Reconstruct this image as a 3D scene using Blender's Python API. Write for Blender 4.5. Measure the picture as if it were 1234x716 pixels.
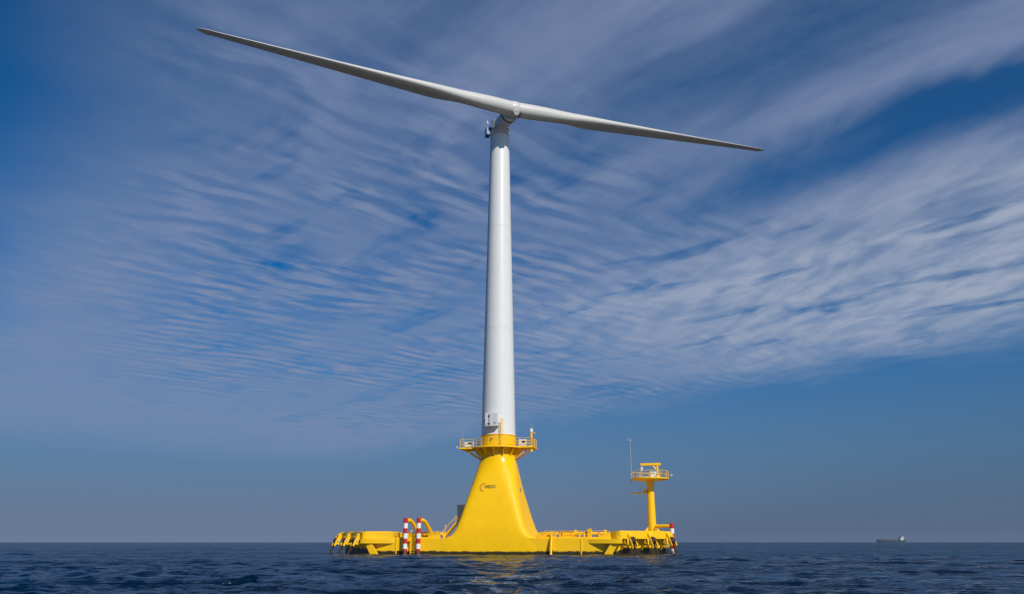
import bpy, bmesh, math, random
import numpy as np
from mathutils import Vector, Matrix
from mathutils.bvhtree import BVHTree

for o in list(bpy.data.objects):
    bpy.data.objects.remove(o, do_unlink=True)
R = math.radians
PI = math.pi
sc = bpy.context.scene
C = sc.collection

# ------------------------------------------------------------------ camera
CAM_H = 1.7
PITCH = math.atan(0.2955)
cam = bpy.data.cameras.new('camera')
cam.sensor_width = 36.0
cam.lens = 36.0 * 1000 / 1234
cam.clip_start = 0.1
cam.clip_end = 60000
co = bpy.data.objects.new('camera', cam)
C.objects.link(co)
co.location = (0, 0, CAM_H)
co.rotation_euler = (PI / 2 + PITCH, 0, 0)
sc.camera = co

# ------------------------------------------------------------------ render
sc.view_settings.view_transform = 'Standard'
sc.view_settings.look = 'None'
sc.view_settings.gamma = 1
sc.view_settings.exposure = 0.0
sc.cycles.use_denoising = True
sc.cycles.max_bounces = 6
sc.cycles.volume_bounces = 0

# ------------------------------------------------------------------ sun
SUN_EL = 38.0
SUN_AZ = 29.0            # to the right of the line from the turbine to the camera
sdir = Vector((math.cos(R(SUN_EL)) * math.sin(R(SUN_AZ)),
               -math.cos(R(SUN_EL)) * math.cos(R(SUN_AZ)), math.sin(R(SUN_EL))))
sl = bpy.data.lights.new('sun', 'SUN')
sl.energy = 3.9
sl.angle = R(0.53)
sl.color = (1.0, 0.95, 0.87)
so = bpy.data.objects.new('sun', sl)
C.objects.link(so)
so.rotation_euler = (-sdir).to_track_quat('-Z', 'Y').to_euler()
so.location = (60, -60, 120)

# ------------------------------------------------------------------ node helper
class N:
    """tiny helper for building node trees out of expressions"""
    def __init__(s, tree):
        s.t = tree
    def new(s, typ, **kw):
        n = s.t.nodes.new(typ)
        for k, v in kw.items():
            setattr(n, k, v)
        return n
    def put(s, sock, v):
        if isinstance(v, bpy.types.NodeSocket):
            s.t.links.new(v, sock)
        else:
            sock.default_value = v
    def m(s, op, a, b=0.0, c=0.0):
        n = s.new('ShaderNodeMath', operation=op)
        for i, v in enumerate((a, b, c)):
            s.put(n.inputs[i], v)
        return n.outputs[0]
    def add(s, a, b): return s.m('ADD', a, b)
    def sub(s, a, b): return s.m('SUBTRACT', a, b)
    def mul(s, a, b): return s.m('MULTIPLY', a, b)
    def step(s, x, e0, e1, o0=0.0, o1=1.0):
        n = s.new('ShaderNodeMapRange', interpolation_type='SMOOTHSTEP')
        s.put(n.inputs[0], x)
        for i, v in enumerate((e0, e1, o0, o1)):
            s.put(n.inputs[i + 1], v)
        return n.outputs[0]
    def comb(s, x, y, z=0.0):
        n = s.new('ShaderNodeCombineXYZ')
        for i, v in enumerate((x, y, z)):
            s.put(n.inputs[i], v)
        return n.outputs[0]
    def noise(s, vec, scale, detail=3.0, rough=0.5, dist=0.0):
        n = s.new('ShaderNodeTexNoise')
        s.put(n.inputs['Vector'], vec)
        n.inputs['Scale'].default_value = scale
        n.inputs['Detail'].default_value = detail
        n.inputs['Roughness'].default_value = rough
        n.inputs['Distortion'].default_value = dist
        return n.outputs['Fac']
    def mix(s, fac, a, b, blend='MIX'):
        n = s.new('ShaderNodeMix', data_type='RGBA', blend_type=blend)
        s.put(n.inputs[0], fac)
        s.put(n.inputs[6], a)
        s.put(n.inputs[7], b)
        return n.outputs[2]

def rgb(r, g, b):
    return (r, g, b, 1.0)

# ------------------------------------------------------------------ sky
SKY_STRENGTH = 0.055
world = bpy.data.worlds.new('World')
sc.world = world
world.use_nodes = True
wt = world.node_tree
wt.nodes.clear()
w = N(wt)
sky = w.new('ShaderNodeTexSky', sky_type='NISHITA')
sky.sun_disc = False
sky.sun_elevation = R(SUN_EL)
sky.sun_rotation = R(180 - SUN_AZ)
sky.altitude = 0
sky.air_density = 1.0
sky.dust_density = 0.6
sky.ozone_density = 3.0
geo = w.new('ShaderNodeTexCoord')
sep = w.new('ShaderNodeSeparateXYZ')
wt.links.new(geo.outputs['Generated'], sep.inputs[0])
dx, dy, dz = sep.outputs[0], sep.outputs[1], sep.outputs[2]
zz = w.m('MAXIMUM', w.add(dz, 0.03), 0.02)
pu = w.m('DIVIDE', dx, zz)
pv = w.m('DIVIDE', dy, zz)
P0 = w.comb(pu, pv)
wa = w.noise(P0, 0.9, 2, 0.5)
wb = w.noise(w.comb(w.add(pu, 31.7), w.add(pv, 11.3)), 0.9, 2, 0.5)
# cloud axes: ca runs along the streaks, cb runs along the ripples
pu2 = w.add(pu, w.mul(w.sub(wa, 0.5), 0.30))
pv2 = w.add(pv, w.mul(w.sub(wb, 0.5), 0.30))
ca = w.sub(w.mul(pu2, 0.64), w.mul(pv2, 0.77))
cb = w.add(w.mul(pu2, 0.77), w.mul(pv2, 0.64))
CAB = w.comb(ca, cb, 0.0)
# ripples: longer along cb than along ca
rip = w.noise(w.comb(w.mul(ca, 16.0), w.mul(cb, 4.6), 2.0), 1.0, 3.5, 0.5, 0.15)
phs = w.add(w.mul(ca, 62.0), w.mul(w.sub(w.noise(w.comb(ca, cb, 4.0), 1.6, 2.0, 0.5), 0.5), 18.0))
wave = w.add(0.5, w.mul(w.m('SINE', phs), 0.5))
clump = w.noise(w.comb(ca, cb, 6.0), 5.0, 4.0, 0.55)           # broken clumps, no direction
mack = w.noise(w.comb(w.mul(pu2, 8.0), w.add(w.mul(pv2, 3.9), w.mul(pu2, 2.4)), 1.0), 1.0, 5.0, 0.55, 0.2)
mack2 = w.noise(w.comb(w.mul(pu2, 2.8), w.add(w.mul(pv2, 2.2), w.mul(pu2, 2.0)), 8.0), 1.0, 4.0, 0.5, 0.2)
hole = w.noise(w.comb(w.mul(ca, 1.9), w.mul(cb, 4.2), 13.0), 1.0, 4.0, 0.55, 0.2)
stk = w.noise(w.comb(w.mul(ca, 0.9), w.mul(cb, 3.4), 5.0), 1.0, 4.0, 0.5, 0.3)
fibre = w.noise(w.comb(w.mul(ca, 2.6), w.mul(cb, 14.0), 7.0), 1.0, 4.0, 0.6)
fine = w.noise(w.comb(ca, cb, 7.0), 16.0, 5.0, 0.62)
big = w.noise(P0, 0.9, 3.0, 0.5)
# large shapes
az = w.m('DIVIDE', pu, w.m('MAXIMUM', pv, 0.2))
m_far = w.step(ca, -8.6, -5.6)
cbl = w.add(cb, w.mul(w.sub(mack2, 0.5), 0.9))
m_low = w.step(cbl, 4.35, 3.35)
m_left = w.step(w.add(cb, w.mul(w.sub(big, 0.5), 0.6)), -0.05, 0.75)
cbg = w.add(cb, w.add(w.mul(w.sub(mack, 0.5), 0.14), w.mul(w.sub(mack2, 0.5), 0.30)))
gap = w.mul(w.mul(w.step(cbg, 1.62, 1.74), w.step(cbg, 2.10, 1.84)), w.step(w.add(ca, w.mul(w.sub(mack2, 0.5), 1.2)), -1.75, -0.9))
rim = w.mul(w.mul(w.step(cb, 1.55, 1.63), w.step(cb, 1.71, 1.63)), w.step(ca, -1.05, -0.6))
right = w.mul(w.step(cb, 1.70, 2.5), w.step(ca, -3.6, -1.5))
top = w.mul(w.step(cb, 1.78, 1.5), w.step(ca, -1.9, -0.8))
base = w.mul(w.mul(m_far, m_low), m_left)
# veil with ripples
clm = w.step(clump, 0.34, 0.64)
ripm = w.step(w.add(w.mul(rip, 0.86), w.mul(wave, 0.14)), 0.36, 0.64)
ripm = w.mul(ripm, w.add(0.42, w.mul(clm, 0.58)))
ripzone = w.mul(w.mul(w.step(az, -0.58, -0.32), w.step(ca, -7.5, -3.6)), w.step(ca, -0.9, -1.5))
patch = w.mul(w.step(big, 0.34, 0.56), w.add(0.16, w.mul(ripzone, 0.84)))
veil = w.add(0.70, w.mul(w.sub(big, 0.5), 0.55))
veil = w.add(veil, w.mul(w.sub(ripm, 0.60), w.mul(0.74, patch)))
veil = w.sub(veil, w.mul(w.step(hole, 0.52, 0.70), w.mul(0.38, ripzone)))
# upper right streaks
strk = w.step(stk, 0.34, 0.68)
strd = w.add(0.26, w.add(w.mul(strk, 0.55), w.add(w.mul(w.sub(mack2, 0.5), 0.45), w.mul(w.sub(fibre, 0.5), 0.30))))
# mackerel bank on the right
bank = w.add(0.36, w.add(w.mul(w.step(mack, 0.32, 0.66), 0.40), w.mul(w.step(mack2, 0.30, 0.62), 0.30)))
bank = w.sub(bank, w.mul(w.step(hole, 0.54, 0.68), 0.42))
D = w.mix(top, w.comb(veil, veil, veil), w.comb(strd, strd, strd))
D = w.mix(right, D, w.comb(bank, bank, bank))
Ds = w.new('ShaderNodeSeparateXYZ')
wt.links.new(D, Ds.inputs[0])
D = Ds.outputs[0]
D = w.add(D, w.mul(w.sub(fine, 0.5), 0.20))
D = w.mul(w.mul(D, base), w.sub(1.0, w.mul(gap, 0.92)))
D = w.add(D, w.mul(rim, 0.22))
D = w.m('MINIMUM', w.m('MAXIMUM', D, 0.0), 1.0)
D = w.mul(D, w.step(dz, 0.02, 0.10))
# colours are in the sky texture's own bright units; the Background strength scales all
skyc = w.mix(1.0, sky.outputs[0], rgb(0.05, 0.74, 1.28), 'MULTIPLY')
hz = w.mix(w.step(pu, -1.5, 6.0), rgb(2.6, 3.3, 5.2), rgb(1.8, 2.5, 4.1))
skyc = w.mix(w.step(dz, 0.30, -0.01, 0.0, 0.95), skyc, hz)
lum = w.mix(right, rgb(3.6, 4.7, 7.5), rgb(6.0, 7.0, 9.2))
final = w.mix(D, skyc, lum)
bg = w.new('ShaderNodeBackground')
wt.links.new(final, bg.inputs['Color'])
bg.inputs['Strength'].default_value = SKY_STRENGTH
wo = w.new('ShaderNodeOutputWorld')
wt.links.new(bg.outputs[0], wo.inputs[0])

# ------------------------------------------------------------------ materials
def mat(name, col, rough=0.5, metal=0.0, var=0.08, scale=1.5, spec=0.5, coat=0.0, streak=0.0, streak_col=None, bump=0.0):
    m = bpy.data.materials.new(name)
    m.use_nodes = True
    n = N(m.node_tree)
    b = m.node_tree.nodes['Principled BSDF']
    tc = n.new('ShaderNodeTexCoord')
    v = tc.outputs['Object']
    nz = n.noise(v, scale, 5.0, 0.6)
    k = n.add(1.0 - var, n.mul(nz, 2 * var))
    kk = n.comb(k, k, k)
    c = n.mix(1.0, rgb(*col), kk, 'MULTIPLY')
    if streak:
        mp = n.new('ShaderNodeMapping')
        m.node_tree.links.new(v, mp.inputs[0])
        mp.inputs['Scale'].default_value = (2.6, 2.6, 0.16)
        s = n.step(n.noise(mp.outputs[0], 1.0, 4.0, 0.6), 0.54, 0.78, 0.0, streak)
        c = n.mix(s, c, rgb(*streak_col))
    m.node_tree.links.new(c, b.inputs['Base Color'])
    n.put(b.inputs['Roughness'], n.add(rough - 0.06, n.mul(nz, 0.12)))
    b.inputs['Metallic'].default_value = metal
    b.inputs['Specular IOR Level'].default_value = spec
    b.inputs['Coat Weight'].default_value = coat
    b.inputs['Coat Roughness'].default_value = 0.12
    if bump:
        bp = n.new('ShaderNodeBump')
        bp.inputs['Strength'].default_value = bump
        bp.inputs['Distance'].default_value = 0.05
        n.put(bp.inputs['Height'], n.noise(v, scale * 0.6, 2.0))
        m.node_tree.links.new(bp.outputs[0], b.inputs['Normal'])
    return m

YEL = (0.94, 0.53, 0.001)
M_yel = mat('yellow_paint', YEL, 0.38, var=0.05, streak=0.22, streak_col=(0.55, 0.27, 0.01))
M_yel2 = mat('yellow_fitting_paint', (0.92, 0.535, 0.002), 0.42, var=0.10, scale=3, streak=0.2, streak_col=(0.40, 0.18, 0.01))
M_skirt = mat('yellow_gloss_paint', YEL, 0.47, var=0.07, scale=0.8, spec=0.28, streak=0.17, streak_col=(0.60, 0.31, 0.01), bump=0.06)
M_white = mat('white_tower_paint', (0.70, 0.69, 0.67), 0.34, var=0.03, scale=0.4, streak=0.16, streak_col=(0.52, 0.50, 0.46))
M_blade = mat('blade_gelcoat', (0.58, 0.565, 0.52), 0.36, var=0.03, scale=0.4, streak=0.05, streak_col=(0.42, 0.41, 0.38))
M_wbox = mat('white_box_paint', (0.72, 0.72, 0.70), 0.45)
M_red = mat('red_paint', (0.52, 0.014, 0.022), 0.45, var=0.2, scale=4, streak=0.3, streak_col=(0.40, 0.12, 0.10))
M_wband = mat('white_band_paint', (0.80, 0.78, 0.74), 0.4, var=0.06, scale=4, streak=0.12, streak_col=(0.45, 0.36, 0.2))
M_grey = mat('galvanised_grey', (0.42, 0.43, 0.43), 0.5, 0.3)
M_dark = mat('black_rubber', (0.02, 0.02, 0.022), 0.6)
M_rust = mat('rusty_chain_iron', (0.062, 0.022, 0.013), 0.8, var=0.4, scale=5)
M_box = mat('grey_green_container_paint', (0.40, 0.48, 0.46), 0.5, var=0.1)
M_blue = mat('blue_cooler_paint', (0.05, 0.11, 0.28), 0.4)
M_ink = mat('dark_lettering', (0.03, 0.035, 0.03), 0.5)
M_brown = mat('brown_emblem', (0.42, 0.09, 0.02), 0.5)
M_orange = mat('orange_lens', (0.75, 0.30, 0.12), 0.3)
M_growth = mat('dark_waterline_growth', (0.028, 0.024, 0.012), 0.55, var=0.5, scale=2)

# hull paint: weed and scum creep up from the waterline with a ragged edge; shade at the corners is painted in
def hull_material():
    m = M_yel.copy()
    m.name = 'yellow_hull_paint'
    n = N(m.node_tree)
    b = m.node_tree.nodes['Principled BSDF']
    src = b.inputs['Base Color'].links[0].from_socket
    tc = n.new('ShaderNodeTexCoord')
    s = n.new('ShaderNodeSeparateXYZ')
    m.node_tree.links.new(tc.outputs['Object'], s.inputs[0])
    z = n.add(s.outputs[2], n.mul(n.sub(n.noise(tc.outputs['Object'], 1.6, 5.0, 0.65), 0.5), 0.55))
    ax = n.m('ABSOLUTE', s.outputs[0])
    z = n.sub(z, n.step(ax, 17.4, 18.6, 0.0, 0.42))  # dark band raised on the chamfers, painting in shade under the corner platforms
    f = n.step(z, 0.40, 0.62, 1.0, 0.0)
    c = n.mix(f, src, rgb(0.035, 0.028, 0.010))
    m.node_tree.links.new(c, b.inputs['Base Color'])
    return m
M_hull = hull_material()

def skirt_material():
    m = M_skirt.copy()
    m.name = 'yellow_gloss_hull_paint'
    n = N(m.node_tree)
    b = m.node_tree.nodes['Principled BSDF']
    src = b.inputs['Base Color'].links[0].from_socket
    tc = n.new('ShaderNodeTexCoord')
    s = n.new('ShaderNodeSeparateXYZ')
    m.node_tree.links.new(tc.outputs['Object'], s.inputs[0])
    z = n.add(s.outputs[2], n.mul(n.sub(n.noise(tc.outputs['Object'], 1.6, 5.0, 0.65), 0.5), 0.45))
    f = n.step(z, 0.36, 0.56, 1.0, 0.0)
    c = n.mix(f, src, rgb(0.035, 0.028, 0.010))
    m.node_tree.links.new(c, b.inputs['Base Color'])
    # sea spray has dulled the lacquer on the lower cone, the top is still glossy
    dull = n.step(n.add(s.outputs[2], n.mul(n.sub(n.noise(tc.outputs['Object'], 0.5, 3.0), 0.5), 2.0)), 11.0, 13.0, 0.50, 0.20)
    n.put(b.inputs['Roughness'], dull)
    return m
M_skirt = skirt_material()
def stained(m, e0, e1):
    n = N(m.node_tree)
    b = m.node_tree.nodes['Principled BSDF']
    src = b.inputs['Base Color'].links[0].from_socket
    tc = n.new('ShaderNodeTexCoord')
    s = n.new('ShaderNodeSeparateXYZ')
    m.node_tree.links.new(tc.outputs['Object'], s.inputs[0])
    z = n.add(s.outputs[2], n.mul(n.sub(n.noise(tc.outputs['Object'], 3.0, 5.0, 0.65), 0.5), 0.9))
    c = n.mix(n.step(z, e0, e1, 0.85, 0.0), src, rgb(0.05, 0.04, 0.018))
    m.node_tree.links.new(c, b.inputs['Base Color'])
stained(M_red, 0.2, 0.8)
stained(M_wband, 0.2, 0.8)

# ------------------------------------------------------------------ mesh builder
class MB:
    def __init__(s):
        s.v, s.f, s.mi = [], [], []
    def _add(s, vs, fs, mi=0):
        o = len(s.v)
        s.v += [tuple(p) for p in vs]
        s.f += [tuple(i + o for i in f) for f in fs]
        s.mi += [mi] * len(fs)
        return s
    def box(s, c, d, rz=0.0, mi=0):
        cx, cy, cz = c
        hx, hy, hz = d[0] / 2, d[1] / 2, d[2] / 2
        cr, sr = math.cos(rz), math.sin(rz)
        vs = []
        for z in (-hz, hz):
            for x, y in ((-hx, -hy), (hx, -hy), (hx, hy), (-hx, hy)):
                vs.append((cx + x * cr - y * sr, cy + x * sr + y * cr, cz + z))
        return s._add(vs, [(3, 2, 1, 0), (4, 5, 6, 7), (0, 1, 5, 4), (1, 2, 6, 5), (2, 3, 7, 6), (3, 0, 4, 7)], mi)
    def prism(s, poly, z0, z1, mi=0):
        n = len(poly)
        a = sum(poly[i][0] * poly[(i + 1) % n][1] - poly[(i + 1) % n][0] * poly[i][1] for i in range(n))
        if a < 0:
            poly = poly[::-1]
        vs = [(x, y, z0) for x, y in poly] + [(x, y, z1) for x, y in poly]
        fs = [tuple(range(n - 1, -1, -1)), tuple(range(n, 2 * n))]
        fs += [(i, (i + 1) % n, n + (i + 1) % n, n + i) for i in range(n)]
        return s._add(vs, fs, mi)
    def xzprism(s, poly, y0, y1, mi=0):
        """outline in x,z extruded along y"""
        n = len(poly)
        a = sum(poly[i][0] * poly[(i + 1) % n][1] - poly[(i + 1) % n][0] * poly[i][1] for i in range(n))
        if a > 0:
            poly = poly[::-1]
        vs = [(x, y0, z) for x, z in poly] + [(x, y1, z) for x, z in poly]
        fs = [tuple(range(n - 1, -1, -1)), tuple(range(n, 2 * n))]
        fs += [(i, (i + 1) % n, n + (i + 1) % n, n + i) for i in range(n)]
        return s._add(vs, fs, mi)
    def tube(s, pts, r, seg=10, mi=0, caps=True):
        pts = [Vector(p) for p in pts]
        rs = r if isinstance(r, (list, tuple)) else [r] * len(pts)
        vs, fs = [], []
        n = len(pts)
        t0 = (pts[1] - pts[0]).normalized()
        up = Vector((0, 0, 1)) if abs(t0.z) < 0.9 else Vector((1, 0, 0))
        e = (up - t0 * up.dot(t0)).normalized()
        for i, p in enumerate(pts):
            t = (pts[min(i + 1, n - 1)] - pts[max(i - 1, 0)]).normalized()
            e = (e - t * e.dot(t)).normalized()
            g = t.cross(e)
            for k in range(seg):
                a = 2 * PI * k / seg
                vs.append(p + (e * math.cos(a) + g * math.sin(a)) * rs[i])
        for i in range(n - 1):
            for k in range(seg):
                k2 = (k + 1) % seg
                fs.append((i * seg + k, i * seg + k2, (i + 1) * seg + k2, (i + 1) * seg + k))
        if caps:
            fs.append(tuple(range(seg - 1, -1, -1)))
            fs.append(tuple(range((n - 1) * seg, n * seg)))
        return s._add(vs, fs, mi)
    def lathe(s, prof, seg=48, c=(0, 0), mi=0, caps=True):
        """prof: list of (radius, z) bottom to top"""
        vs, fs = [], []
        for r, z in prof:
            for k in range(seg):
                a = 2 * PI * k / seg
                vs.append((c[0] + r * math.cos(a), c[1] + r * math.sin(a), z))
        n = len(prof)
        for i in range(n - 1):
            for k in range(seg):
                k2 = (k + 1) % seg
                fs.append((i * seg + k, i * seg + k2, (i + 1) * seg + k2, (i + 1) * seg + k))
        if caps:
            fs.append(tuple(range(seg - 1, -1, -1)))
            fs.append(tuple(range((n - 1) * seg, n * seg)))
        return s._add(vs, fs, mi)
    def torus(s, c, axis_u, axis_v, ru, rv, r, seg=14, sub=6, mi=0):
        """oval ring in the plane of two unit vectors"""
        c, eu, ev = Vector(c), Vector(axis_u), Vector(axis_v)
        nn = eu.cross(ev)
        vs, fs = [], []
        for i in range(seg):
            a = 2 * PI * i / seg
            p = c + eu * (ru * math.cos(a)) + ev * (rv * math.sin(a))
            d = (eu * math.cos(a) + ev * math.sin(a)).normalized()
            for k in range(sub):
                b = 2 * PI * k / sub
                vs.append(p + d * (r * math.cos(b)) + nn * (r * math.sin(b)))
        for i in range(seg):
            for k in range(sub):
                i2, k2 = (i + 1) % seg, (k + 1) % sub
                fs.append((i * sub + k, i2 * sub + k, i2 * sub + k2, i * sub + k2))
        return s._add(vs, fs, mi)
    def mesh(s, name, mats, angle=35):
        me = bpy.data.meshes.new(name)
        me.from_pydata(s.v, [], s.f)
        bm = bmesh.new()
        bm.from_mesh(me)
        bmesh.ops.recalc_face_normals(bm, faces=bm.faces)
        bm.to_mesh(me)
        bm.free()
        for m in (mats if isinstance(mats, (list, tuple)) else [mats]):
            me.materials.append(m)
        me.polygons.foreach_set('material_index', s.mi)
        me.polygons.foreach_set('use_smooth', [True] * len(me.polygons))
        me.set_sharp_from_angle(angle=R(angle))
        me.update()
        return me
    def build(s, name, mats, parent=None, angle=35, bevel=0.0):
        o = bpy.data.objects.new(name, s.mesh(name, mats, angle))
        C.objects.link(o)
        if parent is not None:
            o.parent = parent
        if bevel:
            b = o.modifiers.new('bevel', 'BEVEL')
            b.width = bevel
            b.segments = 2
            b.limit_method = 'ANGLE'
            b.angle_limit = R(40)
        return o

def thing(name, label, cat, loc=(0, 0, 0), rz=0.0, group=None):
    o = bpy.data.objects.new(name, None)
    C.objects.link(o)
    o.empty_display_size = 0.5
    o.location = loc
    o.rotation_euler = (0, 0, rz)
    tag(o, label, cat, group)
    return o

def tag(o, label, cat, group=None):
    o['label'] = label
    o['category'] = cat
    if group:
        o['group'] = group

def copy_tree(o, parent=None):
    c = o.copy()
    C.objects.link(c)
    if parent is not None:
        c.parent = parent
    for ch in list(o.children):
        copy_tree(ch, c)
    return c

# the barge's own frame: u to the right along its front, v inboard, z up; origin under the tower
TX, TY = -2.05, 126.0
BRZ = R(-12)
def W(u, v, z=0.0):
    c, s_ = math.cos(BRZ), math.sin(BRZ)
    return (TX + u * c - v * s_, TY + u * s_ + v * c, z)

# ------------------------------------------------------------------ sea
def build_sea():
    rng = np.random.default_rng(11)
    r = [0.15]
    while r[-1] < 7:
        r.append(r[-1] * 1.08 + 0.02)
    while r[-1] < 420:
        r.append(r[-1] * 1.0062)
    while r[-1] < 12000:
        r.append(r[-1] * 1.03)
    r = np.array(r)
    fine_a = np.linspace(-0.80, 0.80, 760)
    coarse = np.linspace(0.80, 2 * PI - 0.80, 90)[1:-1]
    ang = np.concatenate([fine_a, coarse])
    da = np.concatenate([np.full(len(fine_a), 1.6 / 759), np.full(len(coarse), (2 * PI - 1.6) / 89)])
    RR, AA = np.meshgrid(r, ang, indexing='ij')
    X = RR * np.sin(AA)
    Y = RR * np.cos(AA)
    DX = np.maximum(np.gradient(r)[:, None] * np.ones_like(AA), RR * da[None, :])
    dxp = np.zeros_like(X); dyp = np.zeros_like(X); z = np.zeros_like(X)
    nw = 150
    lam = np.exp(np.linspace(math.log(0.22), math.log(8.0), nw))
    main = R(-100)                      # waves run towards the camera, a little to the left
    for i in range(nw):
        l = lam[i] * rng.uniform(0.94, 1.06)
        k = 2 * PI / l
        spread = R(24) if l > 3 else R(42)
        th = main + rng.normal() * spread
        # wind sea: steepness falls off for the longest waves
        st = 0.047 * (1.0 if l < 1.8 else (1.8 / l) ** 0.50)
        a = st / k
        ph = rng.uniform(0, 2 * PI)
        wgt = np.clip((l / DX - 2.2) / 2.0, 0, 1)
        if not wgt.any():
            continue
        kx, ky = math.cos(th), math.sin(th)
        p = k * (X * kx + Y * ky) + ph
        s_, c_ = np.sin(p), np.cos(p)
        z += wgt * a * s_
        dxp += wgt * a * 0.85 * kx * c_
        dyp += wgt * a * 0.85 * ky * c_
    # gusts: some areas rougher than others
    g = 0.85 + 0.25 * np.sin(X * 0.061 + 1.3 + 1.7 * np.sin(Y * 0.023)) * np.sin(Y * 0.047 + X * 0.013)
    z *= g; dxp *= g; dyp *= g
    X = X + dxp; Y = Y + dyp
    nr, na = X.shape
    co_ = np.stack([X, Y, z], -1).reshape(-1, 3)
    idx = np.arange(nr * na).reshape(nr, na)
    nxt = np.roll(idx, -1, axis=1)
    q = np.stack([idx[:-1], idx[1:], nxt[1:], nxt[:-1]], -1).reshape(-1, 4)
    cap = idx[0][::-1]
    me = bpy.data.meshes.new('sea')
    nq = len(q)
    me.vertices.add(len(co_))
    me.vertices.foreach_set('co', co_.astype(np.float32).ravel())
    me.loops.add(nq * 4 + na)
    me.polygons.add(nq + 1)
    me.loops.foreach_set('vertex_index', np.concatenate([q.ravel(), cap]).astype(np.int32))
    me.polygons.foreach_set('loop_start', np.concatenate([np.arange(nq) * 4, [nq * 4]]).astype(np.int32))
    me.update(calc_edges=True)
    me.polygons.foreach_set('use_smooth', [True] * (nq + 1))
    if me.polygons[nq // 2].normal.z < 0:
        me.flip_normals()
    at = me.attributes.new('crest', 'FLOAT', 'POINT')
    at.data.foreach_set('value', z.astype(np.float32).ravel())
    o = bpy.data.objects.new('sea', me)
    C.objects.link(o)
    o['kind'] = 'structure'
    m = bpy.data.materials.new('sea_water')
    m.use_nodes = True
    n = N(m.node_tree)
    m.node_tree.nodes.clear()
    tc = n.new('ShaderNodeTexCoord')
    v = tc.outputs['Object']
    big_ = n.noise(v, 0.03, 3.0)
    c = n.mix(big_, rgb(0.001, 0.008, 0.022), rgb(0.002, 0.013, 0.031))
    mp = n.new('ShaderNodeMapping')
    m.node_tree.links.new(v, mp.inputs[0])
    mp.inputs['Scale'].default_value = (0.7, 1.2, 1.0)
    h1 = n.noise(mp.outputs[0], 2.6, 4.0, 0.6)
    h2 = n.noise(mp.outputs[0], 0.45, 4.0, 0.6)
    bp = n.new('ShaderNodeBump')
    bp.inputs['Strength'].default_value = 1.0
    bp.inputs['Distance'].default_value = 0.42
    mg = n.new('ShaderNodeMapping')
    m.node_tree.links.new(v, mg.inputs[0])
    mg.inputs['Scale'].default_value = (0.016, 0.05, 1.0)
    gust = n.step(n.noise(mg.outputs[0], 1.0, 4.0, 0.6), 0.36, 0.64, 0.45, 1.25)
    n.put(bp.inputs['Height'], n.mul(gust, n.add(n.mul(h1, 0.30), n.mul(h2, 1.0))))
    nrm = bp.outputs[0]
    fr = n.new('ShaderNodeFresnel')
    fr.inputs['IOR'].default_value = 1.333
    m.node_tree.links.new(nrm, fr.inputs['Normal'])
    df = n.new('ShaderNodeBsdfDiffuse')
    n.put(df.inputs['Color'], c)
    m.node_tree.links.new(nrm, df.inputs['Normal'])
    gl = n.new('ShaderNodeBsdfGlossy')
    gl.inputs['Color'].default_value = rgb(0.84, 0.92, 1.0)
    gl.inputs['Roughness'].default_value = 0.07
    m.node_tree.links.new(nrm, gl.inputs['Normal'])
    mx = n.new('ShaderNodeMixShader')
    n.put(mx.inputs[0], n.m('MINIMUM', n.mul(fr.outputs[0], 0.98), 0.50))
    m.node_tree.links.new(df.outputs[0], mx.inputs[1])
    m.node_tree.links.new(gl.outputs[0], mx.inputs[2])
    out = n.new('ShaderNodeOutputMaterial')
    m.node_tree.links.new(mx.outputs[0], out.inputs[0])
    me.materials.append(m)
    return o
build_sea()

# ------------------------------------------------------------------ floating barge
barge = thing('floating_barge', 'yellow square floating barge with a flared tower base rising from its front side', 'barge', (TX, TY, 0), BRZ)
HW, CH = 24.0, 6.4            # half width and corner chamfer
VF = -5.5                     # front face
VB = 27.0               # back face
VC = (VF + VB) / 2
HV = (VB - VF) / 2
def chamfered(hu, hv, c):
    return [(-hu + c, VC - hv), (hu - c, VC - hv), (hu, VC - hv + c), (hu, VC + hv - c), (hu - c, VC + hv), (-hu + c, VC + hv), (-hu, VC + hv - c), (-hu, VC - hv + c)]
DECK = 2.25
def hull_mesh():
    mb = MB()
    o = chamfered(HW, HV, CH)
    i = chamfered(HW - 11.0, HV - 11.0, 2.5)
    vs = [(x, y, -1.8) for x, y in o] + [(x, y, DECK) for x, y in o] + [(x, y, DECK) for x, y in i] + [(x, y, -1.8) for x, y in i]
    fs = []
    for k in range(8):
        k2 = (k + 1) % 8
        for a in range(3):
            fs.append((a * 8 + k, a * 8 + k2, (a + 1) * 8 + k2, (a + 1) * 8 + k))
        fs.append((24 + k, 24 + k2, k2, k))
    mb._add(vs, fs)
    return mb
hull_mesh().build('hull', M_hull, barge, bevel=0.05)

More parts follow.
